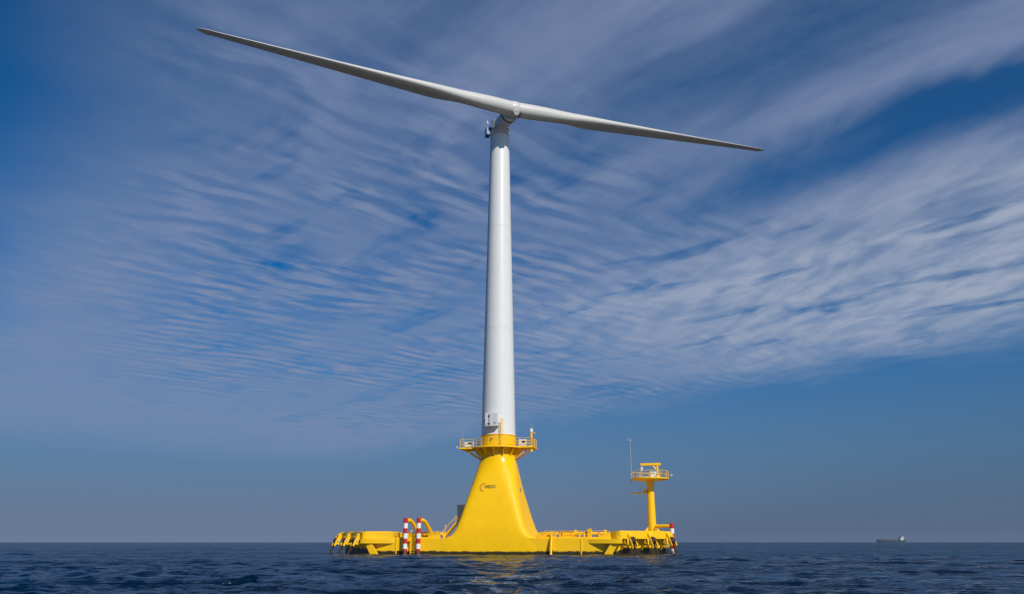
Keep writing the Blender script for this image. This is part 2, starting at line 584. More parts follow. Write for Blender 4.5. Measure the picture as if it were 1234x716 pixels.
# flared tower base: circle at the top, square with rounded corners at the deck
def lerp_table(tab, z):
    for (z0, v0), (z1, v1) in zip(tab, tab[1:]):
        if z <= z1:
            t = max(0.0, (z - z0) / (z1 - z0))
            t = t * 1.0
            return v0 + (v1 - v0) * t
    return tab[-1][1]
def smooth_table(tab):
    zs = np.array([a for a, _ in tab]); vs = np.array([b for _, b in tab])
    m = np.gradient(vs, zs)
    def f(z):
        i = int(np.clip(np.searchsorted(zs, z) - 1, 0, len(zs) - 2))
        h = zs[i + 1] - zs[i]
        t = min(max((z - zs[i]) / h, 0.0), 1.0)
        return float((2*t**3-3*t**2+1)*vs[i] + (t**3-2*t**2+t)*h*m[i] + (-2*t**3+3*t**2)*vs[i+1] + (t**3-t**2)*h*m[i+1])
    return f
f_half = smooth_table([(-2, 7.4), (1.6, 7.3), (2.1, 6.75), (2.6, 5.85), (3.3, 5.22), (4.4, 4.78), (7.0, 4.05), (10.0, 3.34), (12.6, 2.88), (13.5, 2.72), (14.4, 2.665), (15.6, 2.66)])
f_front = smooth_table([(-2, 5.505), (2.3, 5.505), (3.6, 5.38), (5.0, 5.10), (7.0, 4.66), (8.5, 4.26), (10.0, 3.82), (12.0, 3.18), (13.0, 2.86), (13.7, 2.71), (14.4, 2.67), (15.6, 2.66)])
f_back = smooth_table([(-2, 4.6), (2.2, 5.0), (3.0, 4.4), (4.4, 4.1), (7.0, 3.6), (10.0, 2.95), (12.6, 2.75), (14.2, 2.68), (15.6, 2.66)])
f_exp = smooth_table([(-2, 14.0), (2.3, 14.0), (4.0, 12.0), (7.0, 8.0), (8.5, 6.0), (10.0, 4.5), (11.5, 3.2), (12.6, 2.45), (13.6, 2.08), (14.4, 2.0), (15.6, 2.0)])
def skirt_mesh():
    mb = MB()
    seg = 192
    zs = list(np.linspace(-1.6, 1.6, 6)) + list(np.linspace(1.75, 4.4, 20)) + list(np.linspace(4.8, 15.5, 40))
    vs, fs = [], []
    for z in zs:
        a, fr, bk, n = f_half(z), f_front(z), f_back(z), f_exp(z)
        c, d = (bk - fr) / 2, (bk + fr) / 2
        for k in range(seg):
            t = 2 * PI * k / seg
            ct, st = math.cos(t), math.sin(t)
            # spacing that keeps points on the rounded corners
            x = math.copysign(abs(ct) ** (2 / n), ct) * a
            y = math.copysign(abs(st) ** (2 / n), st) * d + c
            vs.append((x, y, z))
    for i in range(len(zs) - 1):
        for k in range(seg):
            k2 = (k + 1) % seg
            fs.append((i * seg + k, i * seg + k2, (i + 1) * seg + k2, (i + 1) * seg + k))
    mb._add(vs, fs)
    return mb
sk_mb = skirt_mesh()
skirt = sk_mb.build('tower_base', M_skirt, barge, angle=60)
bvh = BVHTree.FromPolygons([Vector(p) for p in sk_mb.v], sk_mb.f)
def on_skirt(u, z, off=0.03):
    hit = bvh.ray_cast(Vector((u, -30, z)), Vector((0, 1, 0)))
    return Vector((u, hit[0].y, z)) + hit[1] * (off if hit[1].y < 0 else -off)

# writing on the tower base
LU, LZ = -1.06, 9.15           # left end and base line of the letters
def lettering():
    cu = bpy.data.curves.new('lettering', 'FONT')
    cu.body = 'NEDO'
    cu.size = 0.62
    cu.offset = 0.012
    cu.resolution_u = 4
    tmp = bpy.data.objects.new('lettering', cu)
    C.objects.link(tmp)
    dg = bpy.context.evaluated_depsgraph_get()
    me = bpy.data.meshes.new_from_object(tmp.evaluated_get(dg))
    bpy.data.objects.remove(tmp)
    bpy.data.curves.remove(cu)
    xs = [v.co.x for v in me.vertices]
    x0, x1 = min(xs), max(xs)
    for v in me.vertices:
        u = LU + (v.co.x - x0) / (x1 - x0) * 1.58
        p = on_skirt(u, LZ + v.co.y)
        v.co = p
    me.materials.clear()
    me.materials.append(M_ink)
    me.name = 'lettering'
    o = bpy.data.objects.new('lettering', me)
    C.objects.link(o)
    o.parent = skirt
lettering()
def emblem():
    mb = MB()
    def arc(cu, cz, r, a0, a1, w0, w1):
        vs, fs = [], []
        n = 22
        for i in range(n + 1):
            t = i / n
            a = R(a0 + (a1 - a0) * t)
            wd = (w0 + (w1 - w0) * t) * (0.25 + 0.75 * math.sin(PI * min(1, 0.12 + t * 0.85)))
            for rr in (r - wd / 2, r + wd / 2):
                vs.append(on_skirt(cu + rr * math.cos(a), cz + rr * math.sin(a), 0.028))
        for i in range(n):
            fs.append((2 * i, 2 * i + 1, 2 * i + 3, 2 * i + 2))
        mb._add(vs, fs)
    arc(LU - 0.18, LZ + 0.10, 0.50, 95, 285, 0.10, 0.17)
    arc(LU - 0.05, LZ + 0.30, 0.40, 60, 185, 0.06, 0.12)
    mb.build('emblem', M_brown, skirt)
emblem()
# small notice plate on the right flank of the base
pl = MB().box((0, 0, 0), (0.04, 0.5, 0.6)).build('notice_plate', [M_blue], barge)
hit = bvh.ray_cast(Vector((30, -0.9, 9.0)), Vector((-1, 0, 0)))
pl.location = hit[0] + hit[1] * (0.03 if hit[1].x > 0 else -0.03)
pl.rotation_euler = (0, R(-12), R(4))

# raised corner platforms, sponson ledges and their props
def corner_parts(sx, back=False):
    def q(u, v):
        if back:
            v = VC + (VC - v)
        return (u * sx, v)
    ue = 17.0 if sx > 0 or back else 14.25
    up = MB()
    up.prism([q(ue, VF + 0.02), q(17.6, VF - 0.62), q(18.1, VF - 0.86), q(18.5, VF - 0.82), q(24.74, 0.14), q(24.76, 0.6), q(23.8, 2.0), q(19.0, 2.0), q(ue, -1.2)], 2.12, 3.10)
    up.build('corner_platform', M_yel2, barge, bevel=0.04)
    lid = MB()
    lid.prism([q(ue + 0.6, VF + 0.5), q(18.2, VF - 0.3), q(24.0, 0.4), q(23.4, 1.7), q(19.4, 1.7), q(ue + 0.6, -1.2)], 3.103, 3.20)
    lid.build('deck_plate', M_yel, barge)
    if back:
        return
    led = MB()
    led.prism([q(13.9, VF - 0.02), q(17.7, VF - 1.35), q(18.6, VF - 1.2), q(18.2, VF + 0.6), q(13.9, VF + 0.4)], 1.52, 2.115)
    led.build('sponson', M_yel, barge, bevel=0.03)
    pr = MB()
    pts = [(18.3, 2.1), (17.0, 1.52), (15.7, -0.4), (16.9, -0.4)]
    pr.xzprism([(u * sx, z) for u, z in pts], VF - 0.95, VF - 0.55)
    pr.build('sponson_prop', M_yel, barge, bevel=0.02)
    # gusset that runs the raised platform down to the deck
    if sx < 0:
        return
    gs = MB()
    gs.xzprism([(17.0 * sx, 2.25), (17.0 * sx, 3.10), (14.9 * sx, 2.27)], VF + 0.10, VF + 0.45)
    gs.build('gusset', M_yel, barge)
for sx in (1, -1):
    corner_parts(sx)
    corner_parts(sx, True)
# weld ribs and rubbing strips on the front face
for u in (12.9, -13.6):
    MB().box((u, VF - 0.05, 1.15), (0.16, 0.09, 2.1)).build('hull_rib', M_yel, barge)
# deck edge coaming left and right of the tower base
for u0, u1 in ((-16.9, -7.3), (7.3, 16.9)):
    MB().box(((u0 + u1) / 2, VF + 0.18, DECK + 0.07), (u1 - u0, 0.12, 0.14)).build('deck_coaming', M_yel, barge)

# ------------------------------------------------------------------ striped fender posts
def striped_post(name, z_top, z_bot, nb, r=0.31):
    mb = MB()
    h = 0.70
    z = z_top
    i = 0
    while z > z_bot:
        z2 = max(z - h, z_bot)
        mb.lathe([(r, z2), (r, z)], 24, mi=i % 2, caps=False)
        i += 1
        z = z2
    mb.lathe([(r, z_top), (r * 0.93, z_top + 0.04)], 24, caps=True)
    return mb

def fender_post(label, u, v, top, arm_pts, ra=0.27):
    t = thing('fender_post', label, 'post', W(u, v, 0), BRZ, 'striped fender posts on the barge sides')
    striped_post('post', top, -1.6, 8).build('post', [M_red, M_wband], t)
    MB().tube(arm_pts, ra, 14).build('arm', M_yel2, t)
    mb = MB()
    mb.tube([(0, 0.25, 0.55), (0, 0.85, 0.55)], 0.14, 10)
    mb.build('bracket', M_yel2, t)
    return t
def bent(top):
    p = [Vector((0.0, 0.22, top - 0.36)), Vector((0.12, 0.55, top - 0.28)), Vector((0.30, 1.05, top - 0.32)), Vector((0.46, 1.6, top - 0.58)), Vector((0.60, 2.1, top - 1.0))]
    return p + [Vector((1.05, 4.1, 2.2))]
TOPZ = 5.0
fender_post('left of the two red and white posts by the ladder, bent arm behind', -12.0, VF - 0.85, TOPZ, bent(TOPZ))
fender_post('right of the two red and white posts by the ladder, bent arm behind', -10.05, VF - 0.85, TOPZ, bent(TOPZ))
t3 = fender_post('lone red and white post at the right corner, piped to the lookout mast', 24.95, 2.6, 4.28,
                 [(-2.2, 0.9, 3.92), (-0.25, 0.05, 3.92)], 0.25)

# boarding ladder between the two posts
lad = thing('boarding_ladder', 'yellow ladder going down to the water between the two striped posts', 'ladder', W(-11.0, VF - 0.5, 0), BRZ)
for s_ in (-1, 1):
    MB().tube([(s_ * 0.3, 0, -0.9), (s_ * 0.3, 0, 3.1), (s_ * 0.3, 0.5, 3.35)], 0.06, 8).build('stile', M_yel2, lad)
for k in range(12):
    MB().tube([(-0.3, 0, -0.6 + 0.3 * k), (0.3, 0, -0.6 + 0.3 * k)], 0.035, 6).build('rung', M_yel2, lad)
for s_ in (-1, 1):
    MB().box((s_ * 0.62, 0.0, 2.05), (0.55, 0.5, 0.5)).build('stand_off', M_yel2, lad, bevel=0.03)

# stand-off pipe on the front face, right of the tower base
pp = thing('riser_pipe', 'yellow vertical pipe standing off the hull just right of the tower base', 'pipe', W(8.85, VF, 0), BRZ)
MB().tube([(0.05, 0.25, 2.45), (0.0, -0.05, 2.42), (0, -0.35, 2.2), (0, -0.75, 1.2), (0, -1.15, -1.0)], 0.17, 12).build('pipe', M_yel, pp)
MB().box((0, -0.4, 0.75), (0.5, 0.8, 0.1)).build('clamp', M_yel2, pp)
MB().lathe([(0.26, 2.36), (0.26, 2.52)], 16, (0.05, 0.2)).build('flange', M_yel2, pp)

# ------------------------------------------------------------------ fairleads and chains
def fairlead(label, u, v, rz, group):
    """local x points outboard"""
    t = thing('chain_fairlead', label, 'fairlead', W(u, v, 2.2), BRZ + rz, group)
    hb = MB()
    hb.xzprism([(0.5, 0.0), (0.5, 0.92), (0.95, 0.97), (1.5, 0.5), (1.5, 0.2), (1.2, 0.0)], -0.46, 0.46)
    hb.build('housing', M_yel2, t, bevel=0.04)
    for s_ in (-1, 1):
        ck = MB()
        ck.xzprism([(1.1, 0.55), (1.5, 0.45), (1.9, -0.25), (2.2, -0.95), (2.0, -1.1), (1.62, -0.62), (1.3, -0.05)], s_ * 0.42 - 0.06, s_ * 0.42 + 0.06)
        ck.build('cheek_plate', M_yel2, t, bevel=0.02)
        st = MB()
        st.tube([(0.95, s_ * 0.56, 0.1), (0.75, s_ * 0.75, -0.9), (0.25, s_ * 0.78, -1.5)], 0.09, 8)
        st.build('stay', M_yel2, t)
        MB().tube([(1.2, s_ * 0.48, 0.1), (1.75, s_ * 0.85, -0.85)], 0.11, 8).tube([(1.75, s_ * 0.85, -0.85), (0.7, s_ * 0.72, -0.55)], 0.07, 8).build('prop', M_yel2, t)
    sh = MB()
    sh.tube([(1.62, -0.33, -0.28), (1.62, -0.1, -0.28), (1.62, 0.1, -0.28), (1.62, 0.33, -0.28)], [0.44, 0.34, 0.34, 0.44], 20)
    sh.build('sheave', M_rust, t)
    pn = MB()
    pn.tube([(1.62, -0.55, -0.28), (1.62, 0.55, -0.28)], 0.12, 12)
    pn.build('pin', M_grey, t)
    return t
def chain(label, u, v, rz, group, dy=0.0, slope=0.75):
    t_mb = MB()
    p0 = Vector((2.0, 0, -0.95 + 2.2))
    d = Vector((slope, dy, -1.0)).normalized()
    side = d.cross(Vector((0, 0, 1))).normalized()
    up = side.cross(d)
    for k in range(12):
        c = p0 + d * (0.31 * k)
        t_mb.torus(c, d, side if k % 2 else up, 0.24, 0.14, 0.062)
    o = t_mb.build('mooring_chain', M_rust)
    o.location = W(u, v, 0)
    o.rotation_euler = (0, 0, BRZ + rz)
    tag(o, label, 'chain', group)
    return o
cpos = [('nearest the middle of', 0.17), ('in the middle of', 0.57), ('outermost on', 0.96)]
dys = (-0.35, -0.35, -0.35)
for (wd, s_), dy in zip(cpos, dys):
    u, v = HW - CH + CH * s_, VF + CH * s_
    dd = {'nearest the middle of': 'leftmost', 'in the middle of': 'middle', 'outermost on': 'rightmost'}[wd]
    fairlead('%s of the three yellow chain fairleads on the right corner under the lookout mast' % dd, u, v, R(-45), 'fairleads on the barge corners')
    chain('%s of the three rusty mooring chains on the right corner of the barge' % dd, u, v, R(-45), 'mooring chains', dy, 0.8)
for (wd, s_) in cpos:
    u, v = -(HW - CH + CH * s_), VF + CH * s_
    dd = {'nearest the middle of': 'rightmost', 'in the middle of': 'middle', 'outermost on': 'leftmost'}[wd]
    fairlead('%s of the three yellow chain fairleads on the left corner far from the mast' % dd, u, v, R(-135), 'fairleads on the barge corners')
    chain('%s of the three rusty mooring chains on the left corner of the barge' % dd, u, v, R(-135), 'mooring chains', 0.15, 0.6)

# ------------------------------------------------------------------ deck fittings
rnd = random.Random(4)
def stanchion_rail(label, u0, u1, v, z0, n, h=0.9):
    t = thing('deck_railing', label, 'railing', W(u0, v, z0), BRZ, 'railings on the barge deck')
    L = u1 - u0
    for k in range(n):
        x = L * k / (n - 1)
        MB().tube([(x, 0, 0), (x, 0, h)], 0.035, 6).build('stanchion', M_yel2, t)
    for z in (h * 0.5, h):
        MB().tube([(0, 0, z), (L, 0, z)], 0.025, 6).build('rail', M_yel2, t)
    return t
stanchion_rail('thin yellow railing along the deck between tower base and right corner', 7.6, 16.6, VF + 1.3, DECK, 8, 0.95)
stanchion_rail('thin yellow railing on the deck between striped posts and tower base', -9.2, -6.9, VF + 1.3, DECK, 3, 0.95)

def deck_pipe(label, u0, u1, v):
    t = thing('deck_pipe', label, 'pipe', W(u0, v, DECK), BRZ, 'pipes lying along the deck')
    L = u1 - u0
    MB().tube([(0, 0, 0.02), (0, 0, 0.35), (0.25, 0, 0.62), (L - 0.25, 0, 0.62), (L, 0, 0.35), (L, 0, 0.02)], 0.20, 12).build('pipe', M_yel, t)
    k = 1.2
    while k < L - 0.6:
        MB().box((k, 0, 0.2), (0.16, 0.5, 0.4)).build('saddle', M_yel2, t)
        MB().tube([(k + 0.5, 0, 0.62), (k + 0.62, 0, 0.62)], 0.29, 12).build('flange', M_yel2, t)
        k += 1.9
    return t
deck_pipe('yellow flanged pipe lying on the deck right of the tower base', 6.6, 16.4, VF + 2.2)
deck_pipe('yellow flanged pipe lying on the deck by the striped posts', -11.9, -7.2, VF + 2.2)

def bollard():
    t = thing('bollard', 'yellow twin mooring bollard on the deck edge right of the tower base', 'bollard', W(8.9, VF + 0.75, DECK), BRZ, 'bollards on the barge deck')
    MB().box((0, 0, 0.05), (1.1, 0.5, 0.1)).build('base_plate', M_yel2, t)
    for s_ in (-1, 1):
        MB().lathe([(0.13, 0.1), (0.13, 0.55), (0.18, 0.6), (0.18, 0.68), (0.1, 0.72)], 16, (s_ * 0.32, 0)).build('barrel', M_yel2, t)
    return t
b0 = bollard()
for (u, lb) in ((12.9, 'yellow twin mooring bollard on the deck edge nearest the right corner platform'), (-13.2, 'yellow twin mooring bollard on the deck left of the striped posts')):
    b = copy_tree(b0)
    b.location = W(u, VF + 0.75, DECK)
    b['label'] = lb

def hatch(label, u, v, sz):
    t = thing('deck_locker', label, 'locker', W(u, v, DECK), BRZ, 'lockers on the barge deck')
    MB().box((0, 0, sz[2] / 2), sz).build('body', M_yel2, t, bevel=0.03)
    MB().box((0, 0, sz[2] + 0.04), (sz[0] + 0.1, sz[1] + 0.1, 0.08)).build('lid', M_yel, t, bevel=0.02)
    MB().tube([(-0.12, -sz[1] / 2 - 0.05, sz[2] * 0.7), (0.12, -sz[1] / 2 - 0.05, sz[2] * 0.7)], 0.025, 6).build('handle', M_grey, t)
    return t
hatch('small yellow deck locker just right of the tower base', 7.5, VF + 1.0, (0.8, 0.6, 0.65))
hatch('tall yellow deck locker beside the right gusset', 13.9, VF + 1.6, (0.55, 0.55, 1.15))
hatch('wide yellow deck locker halfway between tower base and right corner', 10.9, VF + 1.8, (1.6, 0.7, 0.8))
hatch('yellow deck locker against the foot of the tower base on its left', -8.1, VF + 0.9, (1.3, 0.6, 0.7))

def valve():
    t = thing('deck_valve', '', 'valve', (0, 0, 0), BRZ, 'hand wheel valves on the deck')
    MB().tube([(0, 0, 0), (0, 0, 0.75)], 0.08, 8).build('stem', M_yel2, t)
    MB().lathe([(0.18, 0.0), (0.18, 0.3), (0.1, 0.36)], 12).build('valve_body', M_yel2, t)
    MB().torus((0, 0, 0.78), (1, 0, 0), (0, 1, 0), 0.24, 0.24, 0.035).box((0, 0, 0.78), (0.46, 0.04, 0.04)).build('hand_wheel', M_red, t)
    return t
v0 = valve()
vspots = [(8.0, 2.7, 'hand wheel valve close to the right side of the tower base'), (9.9, 0.55, 'hand wheel valve between the twin bollard and the wide deck locker'),
          (12.2, 2.9, 'hand wheel valve behind the flanged pipe, right of the wide locker'), (15.3, 0.8, 'hand wheel valve at the foot of the right gusset'),
          (-9.0, 0.7, 'hand wheel valve just right of the striped posts')]
for k, (u, dv_, lb) in enumerate(vspots):
    v_ = v0 if k == 0 else copy_tree(v0)
    v_.location = W(u, VF + dv_, DECK)
    v_['label'] = lb
def ventilator():
    t = thing('deck_ventilator', '', 'ventilator', (0, 0, 0), BRZ, 'mushroom ventilators on the deck')
    MB().tube([(0, 0, 0), (0, 0, 0.85)], 0.11, 10).build('duct', M_yel2, t)
    MB().lathe([(0.14, 0.80), (0.28, 0.84), (0.28, 0.95), (0.16, 1.08), (0.04, 1.12)], 14).build('cap', M_yel2, t)
    return t
m0 = ventilator()
for k, (u, dv_, lb) in enumerate([(11.7, 3.2, 'mushroom ventilator on the deck left of the middle bollard'), (15.9, 3.0, 'mushroom ventilator behind the right gusset'), (-13.0, 2.4, 'mushroom ventilator on the deck left of the striped posts')]):
    v_ = m0 if k == 0 else copy_tree(m0)
    v_.location = W(u, VF + dv_, DECK)
    v_['label'] = lb

# inclined stair that climbs towards the container on the left flank of the tower base
stt = thing('deck_stair', 'narrow yellow inclined stair on the left flank of the tower base', 'stair', W(-7.4, -3.2, DECK), BRZ)
for y in (0, 0.8):
    MB().tube([(0, y, 0), (1.9, y, 2.1)], 0.13, 8).build('stringer', M_yel2, stt)
    MB().tube([(0.0, y, 0.0), (0.0, y, 1.0), (1.9, y, 3.1), (1.9, y, 2.1)], 0.04, 8).build('handrail', M_yel2, stt)
for k in range(8):
    MB().box((0.15 + k * 0.23, 0.4, 0.2 + k * 0.252), (0.22, 0.78, 0.04)).build('tread', M_grey, stt)
for k, (u, v, h) in enumerate(((-7.3, -2.4, 1.9), (-6.2, 0.6, 3.4))):
    o = MB().tube([(0, 0, 0), (0, 0, h)], 0.07, 8).build('vent_pipe', M_yel2)
    o.location = W(u, v, DECK)
    tag(o, ('short thin vent pipe at the foot of the inclined stair', 'tall thin vent pipe between inclined stair and grey container')[k], 'pipe', 'vent pipes on the deck')

# grey green container behind the tower base
cn = thing('equipment_container', 'tall grey green equipment container half hidden behind the tower base', 'container', W(-6.0, 6.4, DECK), BRZ)
MB().box((0, 0, 2.45), (3.4, 2.6, 4.9)).build('body', M_box, cn, bevel=0.08)
MB().box((0, 0, 4.95), (3.55, 2.75, 0.12)).build('roof', M_box, cn, bevel=0.03)
for k in range(6):
    MB().box((-1.3 + k * 0.52, -1.33, 2.4), (0.12, 0.06, 4.4)).build('corrugation', M_box, cn)

# ------------------------------------------------------------------ service platform round the tower foot
PZ = 15.25
sp = thing('service_platform', 'yellow round service platform with railings encircling the tower foot', 'platform', (TX, TY, PZ), BRZ)
def floor_poly():
    pts = []
    ru, wing, hw = 3.85, 5.6, 1.55
    a0 = math.asin(hw / ru)
    for base_a in (0, PI):
        s_ = 1 if base_a == 0 else -1
        pts += [(s_ * wing, -s_ * hw), (s_ * wing, s_ * hw)]
        for k in range(15):
            a = base_a + a0 + (PI - 2 * a0) * k / 14
            pts.append((ru * math.cos(a), ru * math.sin(a)))
    return pts
fp = floor_poly()
def ring_prism(poly, z0, z1, r_in, seg=len(fp)):
    mb = MB()
    n = len(poly)
    inn = []
    for x, y in poly:
        a = math.atan2(y, x)
        inn.append((r_in * math.cos(a), r_in * math.sin(a)))
    vs = [(x, y, z0) for x, y in poly] + [(x, y, z1) for x, y in poly] + [(x, y, z1) for x, y in inn] + [(x, y, z0) for x, y in inn]
    fs = []
    for k in range(n):
        k2 = (k + 1) % n
        for a in range(4):
            b = (a + 1) % 4
            fs.append((a * n + k, a * n + k2, b * n + k2, b * n + k))
    mb._add(vs, fs)
    return mb
ring_prism(fp, -0.04, 0.04, 2.63).build('floor', M_yel2, sp)
# edge beam and toe board
eb = MB()
n_ = len(fp)
eb.tube([(x, y, -0.12) for x, y in fp] + [(fp[0][0], fp[0][1], -0.12)], 0.10, 6, caps=False)
eb.build('edge_beam', M_yel2, sp)
MB().lathe([(2.70, -0.42), (2.95, -0.30), (2.95, -0.12), (2.70, -0.06)], 64, caps=False).build('ring_beam', M_yel, sp)
# brackets under the floor
for k in range(14):
    a = 2 * PI * (k + 0.5) / 14
    c_, s_ = math.cos(a), math.sin(a)
    b = MB().xzprism([(2.62, -1.35), (2.80, -1.35), (3.78, -0.2), (3.78, -0.08), (2.62, -0.08)], -0.07, 0.07)
    o = b.build('bracket', M_yel2, sp)
    o.rotation_euler = (0, 0, a)
for s_ in (-1, 1):
    for y in (-1.2, 1.2):
        MB().tube([(s_ * 5.1, y, -0.15), (s_ * 2.55, y * 0.6, -1.75)], 0.10, 8).build('brace', M_yel2, sp)
        MB().box((s_ * 4.4, y, -0.14), (2.4, 0.14, 0.2)).build('joist', M_yel2, sp)
# railing: posts round the edge and three rails
per = [Vector((x, y, 0)) for x, y in fp]
rail_pts = []
for k in range(n_):
    a, b = per[k], per[(k + 1) % n_]
    rail_pts.append(a)
    d = (b - a).length
    m_ = int(d // 1.3)
    for j in range(1, m_):
        rail_pts.append(a.lerp(b, j / m_))
last = None
for p in rail_pts:
    if last is not None and (p - last).length < 0.7:
        continue
    last = p
    q_ = p * 0.985
    MB().tube([(q_.x, q_.y, 0.0), (q_.x, q_.y, 1.25)], 0.04, 6).build('railing_post', M_yel2, sp)
for z in (0.45, 0.85, 1.25):
    loop = [(p.x * 0.985, p.y * 0.985, z) for p in per]
    MB().tube(loop + [loop[0]], 0.032, 6, caps=False).build('rail', M_yel2, sp)
# yellow collar of the tower foot
MB().lathe([(2.63, 0.0), (2.63, 1.70), (2.72, 1.72), (2.72, 1.81), (2.60, 1.81)], 72, caps=False).build('collar', M_yel, sp)

def cabinet(label, u, v, sz):
    t = thing('control_cabinet', label, 'cabinet', W(u, v, PZ + 0.045), BRZ, 'white cabinets on the service platform')
    MB().box((0, 0, sz[2] / 2 + 0.1), sz).build('body', M_wbox, t, bevel=0.03)
    for s_ in (-1, 1):
        MB().box((s_ * sz[0] * 0.35, 0, 0.05), (0.12, sz[1] * 0.8, 0.1)).build('foot', M_grey, t)
    MB().box((sz[0] * 0.15, -sz[1] / 2 - 0.012, sz[2] * 0.62 + 0.1), (sz[0] * 0.4, 0.02, sz[2] * 0.28)).build('vent_panel', M_dark, t)
    return t
cabinet('white cabinet with dark vent on the left wing of the service platform', -4.3, -0.9, (1.35, 0.7, 0.85))
cabinet('white cabinet with dark vent on the right wing of the service platform', 3.9, -0.7, (1.15, 0.7, 0.95))
# lamp posts and aerials at the two ends
lp = thing('lamp_post', 'yellow stubby lamp post with white lantern at the right end of the service platform', 'lamp post', W(5.3, -1.3, PZ), BRZ)
MB().tube([(0, 0, -0.8), (0, 0, 2.05)], 0.17, 12).build('pole', M_yel2, lp)
MB().lathe([(0.16, 2.05), (0.24, 2.12), (0.24, 2.5), (0.16, 2.6), (0.05, 2.66)], 16).build('lantern', M_wbox, lp)
MB().box((0.42, 0, 1.95), (0.5, 0.3, 0.1)).build('side_arm', M_yel2, lp)
def aerial(label, u, v, h):
    t = thing('whip_aerial', label, 'aerial', W(u, v, PZ + 0.04), BRZ, 'whip aerials on the service platform')
    MB().tube([(0, 0, 0), (0, 0, 1.5)], 0.05, 8).build('mount', M_grey, t)
    MB().tube([(0, 0, 1.5), (0, 0, h)], [0.03, 0.012], 6).build('whip', M_grey, t)
aerial('thin grey whip aerial at the left end of the service platform', -5.2, -1.1, 2.7)
aerial('thin grey whip aerial beside the lamp post at the right end', 5.1, 0.4, 3.8)
nl = thing('navigation_lamp', 'small white lamp jutting from the left edge of the service platform', 'lamp', W(-5.65, -1.0, PZ + 0.1), BRZ)
MB().tube([(0, 0, 0), (-0.45, 0, 0.0)], 0.04, 6).build('arm', M_grey, nl)
MB().lathe([(0.10, -0.12), (0.15, -0.05), (0.15, 0.14), (0.06, 0.2)], 12, (-0.5, 0)).build('lens', M_wbox, nl)
ol = thing('warning_lamp', 'small round orange lamp on the yellow collar above the service platform', 'lamp', W(-0.35, -2.66, PZ + 1.25), BRZ)
MB().tube([(0, 0.02, 0), (0, -0.12, 0)], 0.17, 14).build('housing', M_grey, ol)
MB().tube([(0, -0.12, 0), (0, -0.22, 0), (0, -0.26, 0)], [0.15, 0.12, 0.03], 14).build('lens', M_orange, ol)
# pole-like ladder by the box
al = thing('tower_ladder', 'narrow yellow ladder standing against the tower foot beside the white box', 'ladder', W(1.15, -2.95, PZ + 0.04), BRZ)
for s_ in (-1, 1):
    MB().tube([(s_ * 0.13, 0, 0), (s_ * 0.13, 0, 4.0)], 0.045, 8).build('stile', M_yel2, al)
for k in range(13):
    MB().tube([(-0.13, 0, 0.2 + 0.3 * k), (0.13, 0, 0.2 + 0.3 * k)], 0.025, 6).build('rung', M_yel2, al)

# ------------------------------------------------------------------ wind turbine
wtb = thing('wind_turbine', 'tall white wind turbine with two blades standing on the yellow barge', 'wind turbine', (TX, TY, 0))
Z0, Z1 = 17.05, 66.9
RB, RT = 2.58, 1.56
mb = MB()
prof = []
for k in range(41):
    t = k / 40
    z = Z0 + (Z1 - Z0) * t
    prof.append((RB + (RT - RB) * t, z))
mb.lathe(prof, 96)
tower = mb.build('tower', M_white, wtb)
M_seam = mat('grey_seam_paint', (0.645, 0.635, 0.615), 0.4)
for zf in (33.5, 50.5):
    t = (zf - Z0) / (Z1 - Z0)
    r = RB + (RT - RB) * t
    MB().lathe([(r + 0.006, zf - 0.07), (r + 0.012, zf - 0.05), (r + 0.012, zf + 0.05), (r + 0.006, zf + 0.07)], 96, caps=False).build('flange_seam', M_seam, tower)
H = Vector((0.2704, 121.0, 69.32)) - Vector((TX, TY, 0))
AX = Vector((0.4165, -0.9077, 0.05)).normalized()
BB = Vector((0.90815, 0.418, 0.0232)).normalized()
# neck
MB().lathe([(1.57, 66.9), (1.60, 66.95), (1.60, 67.25), (1.50, 67.3), (1.48, 68.4), (1.48, 69.7)], 64).build('tower_neck', mat('grey_neck_paint', (0.46, 0.42, 0.36), 0.5), wtb)
MB().lathe([(1.50, 68.05), (1.60, 68.08), (1.60, 68.30), (1.50, 68.33)], 64, caps=False).build('yaw_ring', M_grey, wtb)
# nacelle along the shaft axis
def along(o_, axis, prof, seg=40):
    """lathe around an axis: prof of (radius, distance)"""
    mb = MB()
    axis = axis.normalized()
    up = Vector((0, 0, 1)) if abs(axis.z) < 0.9 else Vector((1, 0, 0))
    e = (up - axis * up.dot(axis)).normalized()
    g = axis.cross(e)
    vs, fs = [], []
    for r, d in prof:
        for k in range(seg):
            a = 2 * PI * k / seg
            vs.append(o_ + axis * d + (e * math.cos(a) + g * math.sin(a)) * r)
    for i in range(len(prof) - 1):
        for k in range(seg):
            k2 = (k + 1) % seg
            fs.append((i * seg + k, i * seg + k2, (i + 1) * seg + k2, (i + 1) * seg + k))
    fs.append(tuple(range(seg - 1, -1, -1)))
    fs.append(tuple(range((len(prof) - 1) * seg, len(prof) * seg)))
    mb._add(vs, fs)
    return mb
along(H, AX, [(0.5, -7.4), (1.0, -7.2), (1.20, -6.6), (1.26, -5.5), (1.26, -3.0), (1.30, -1.9), (1.28, -1.0)]).build('nacelle', M_white, wtb)
nv = along(H + Vector((0, 0, -0.2)), (AX + Vector((0, 0, -0.9))).normalized(), [(0.34, 0.8), (0.34, 1.36), (0.28, 1.4)], 20)
nv.build('drain_cover', M_grey, wtb)
along(H, AX, [(1.30, -2.05), (1.36, -2.02), (1.36, -1.82), (1.30, -1.8)]).build('shaft_seal', M_dark, wtb)
hub = along(H, BB, [(0.9, -1.02), (1.16, -0.98), (1.22, -0.9), (1.30, -0.5), (1.34, -0.1), (1.34, 0.3), (1.27, 0.62), (1.2, 0.66)]).build('hub', M_blade, wtb)
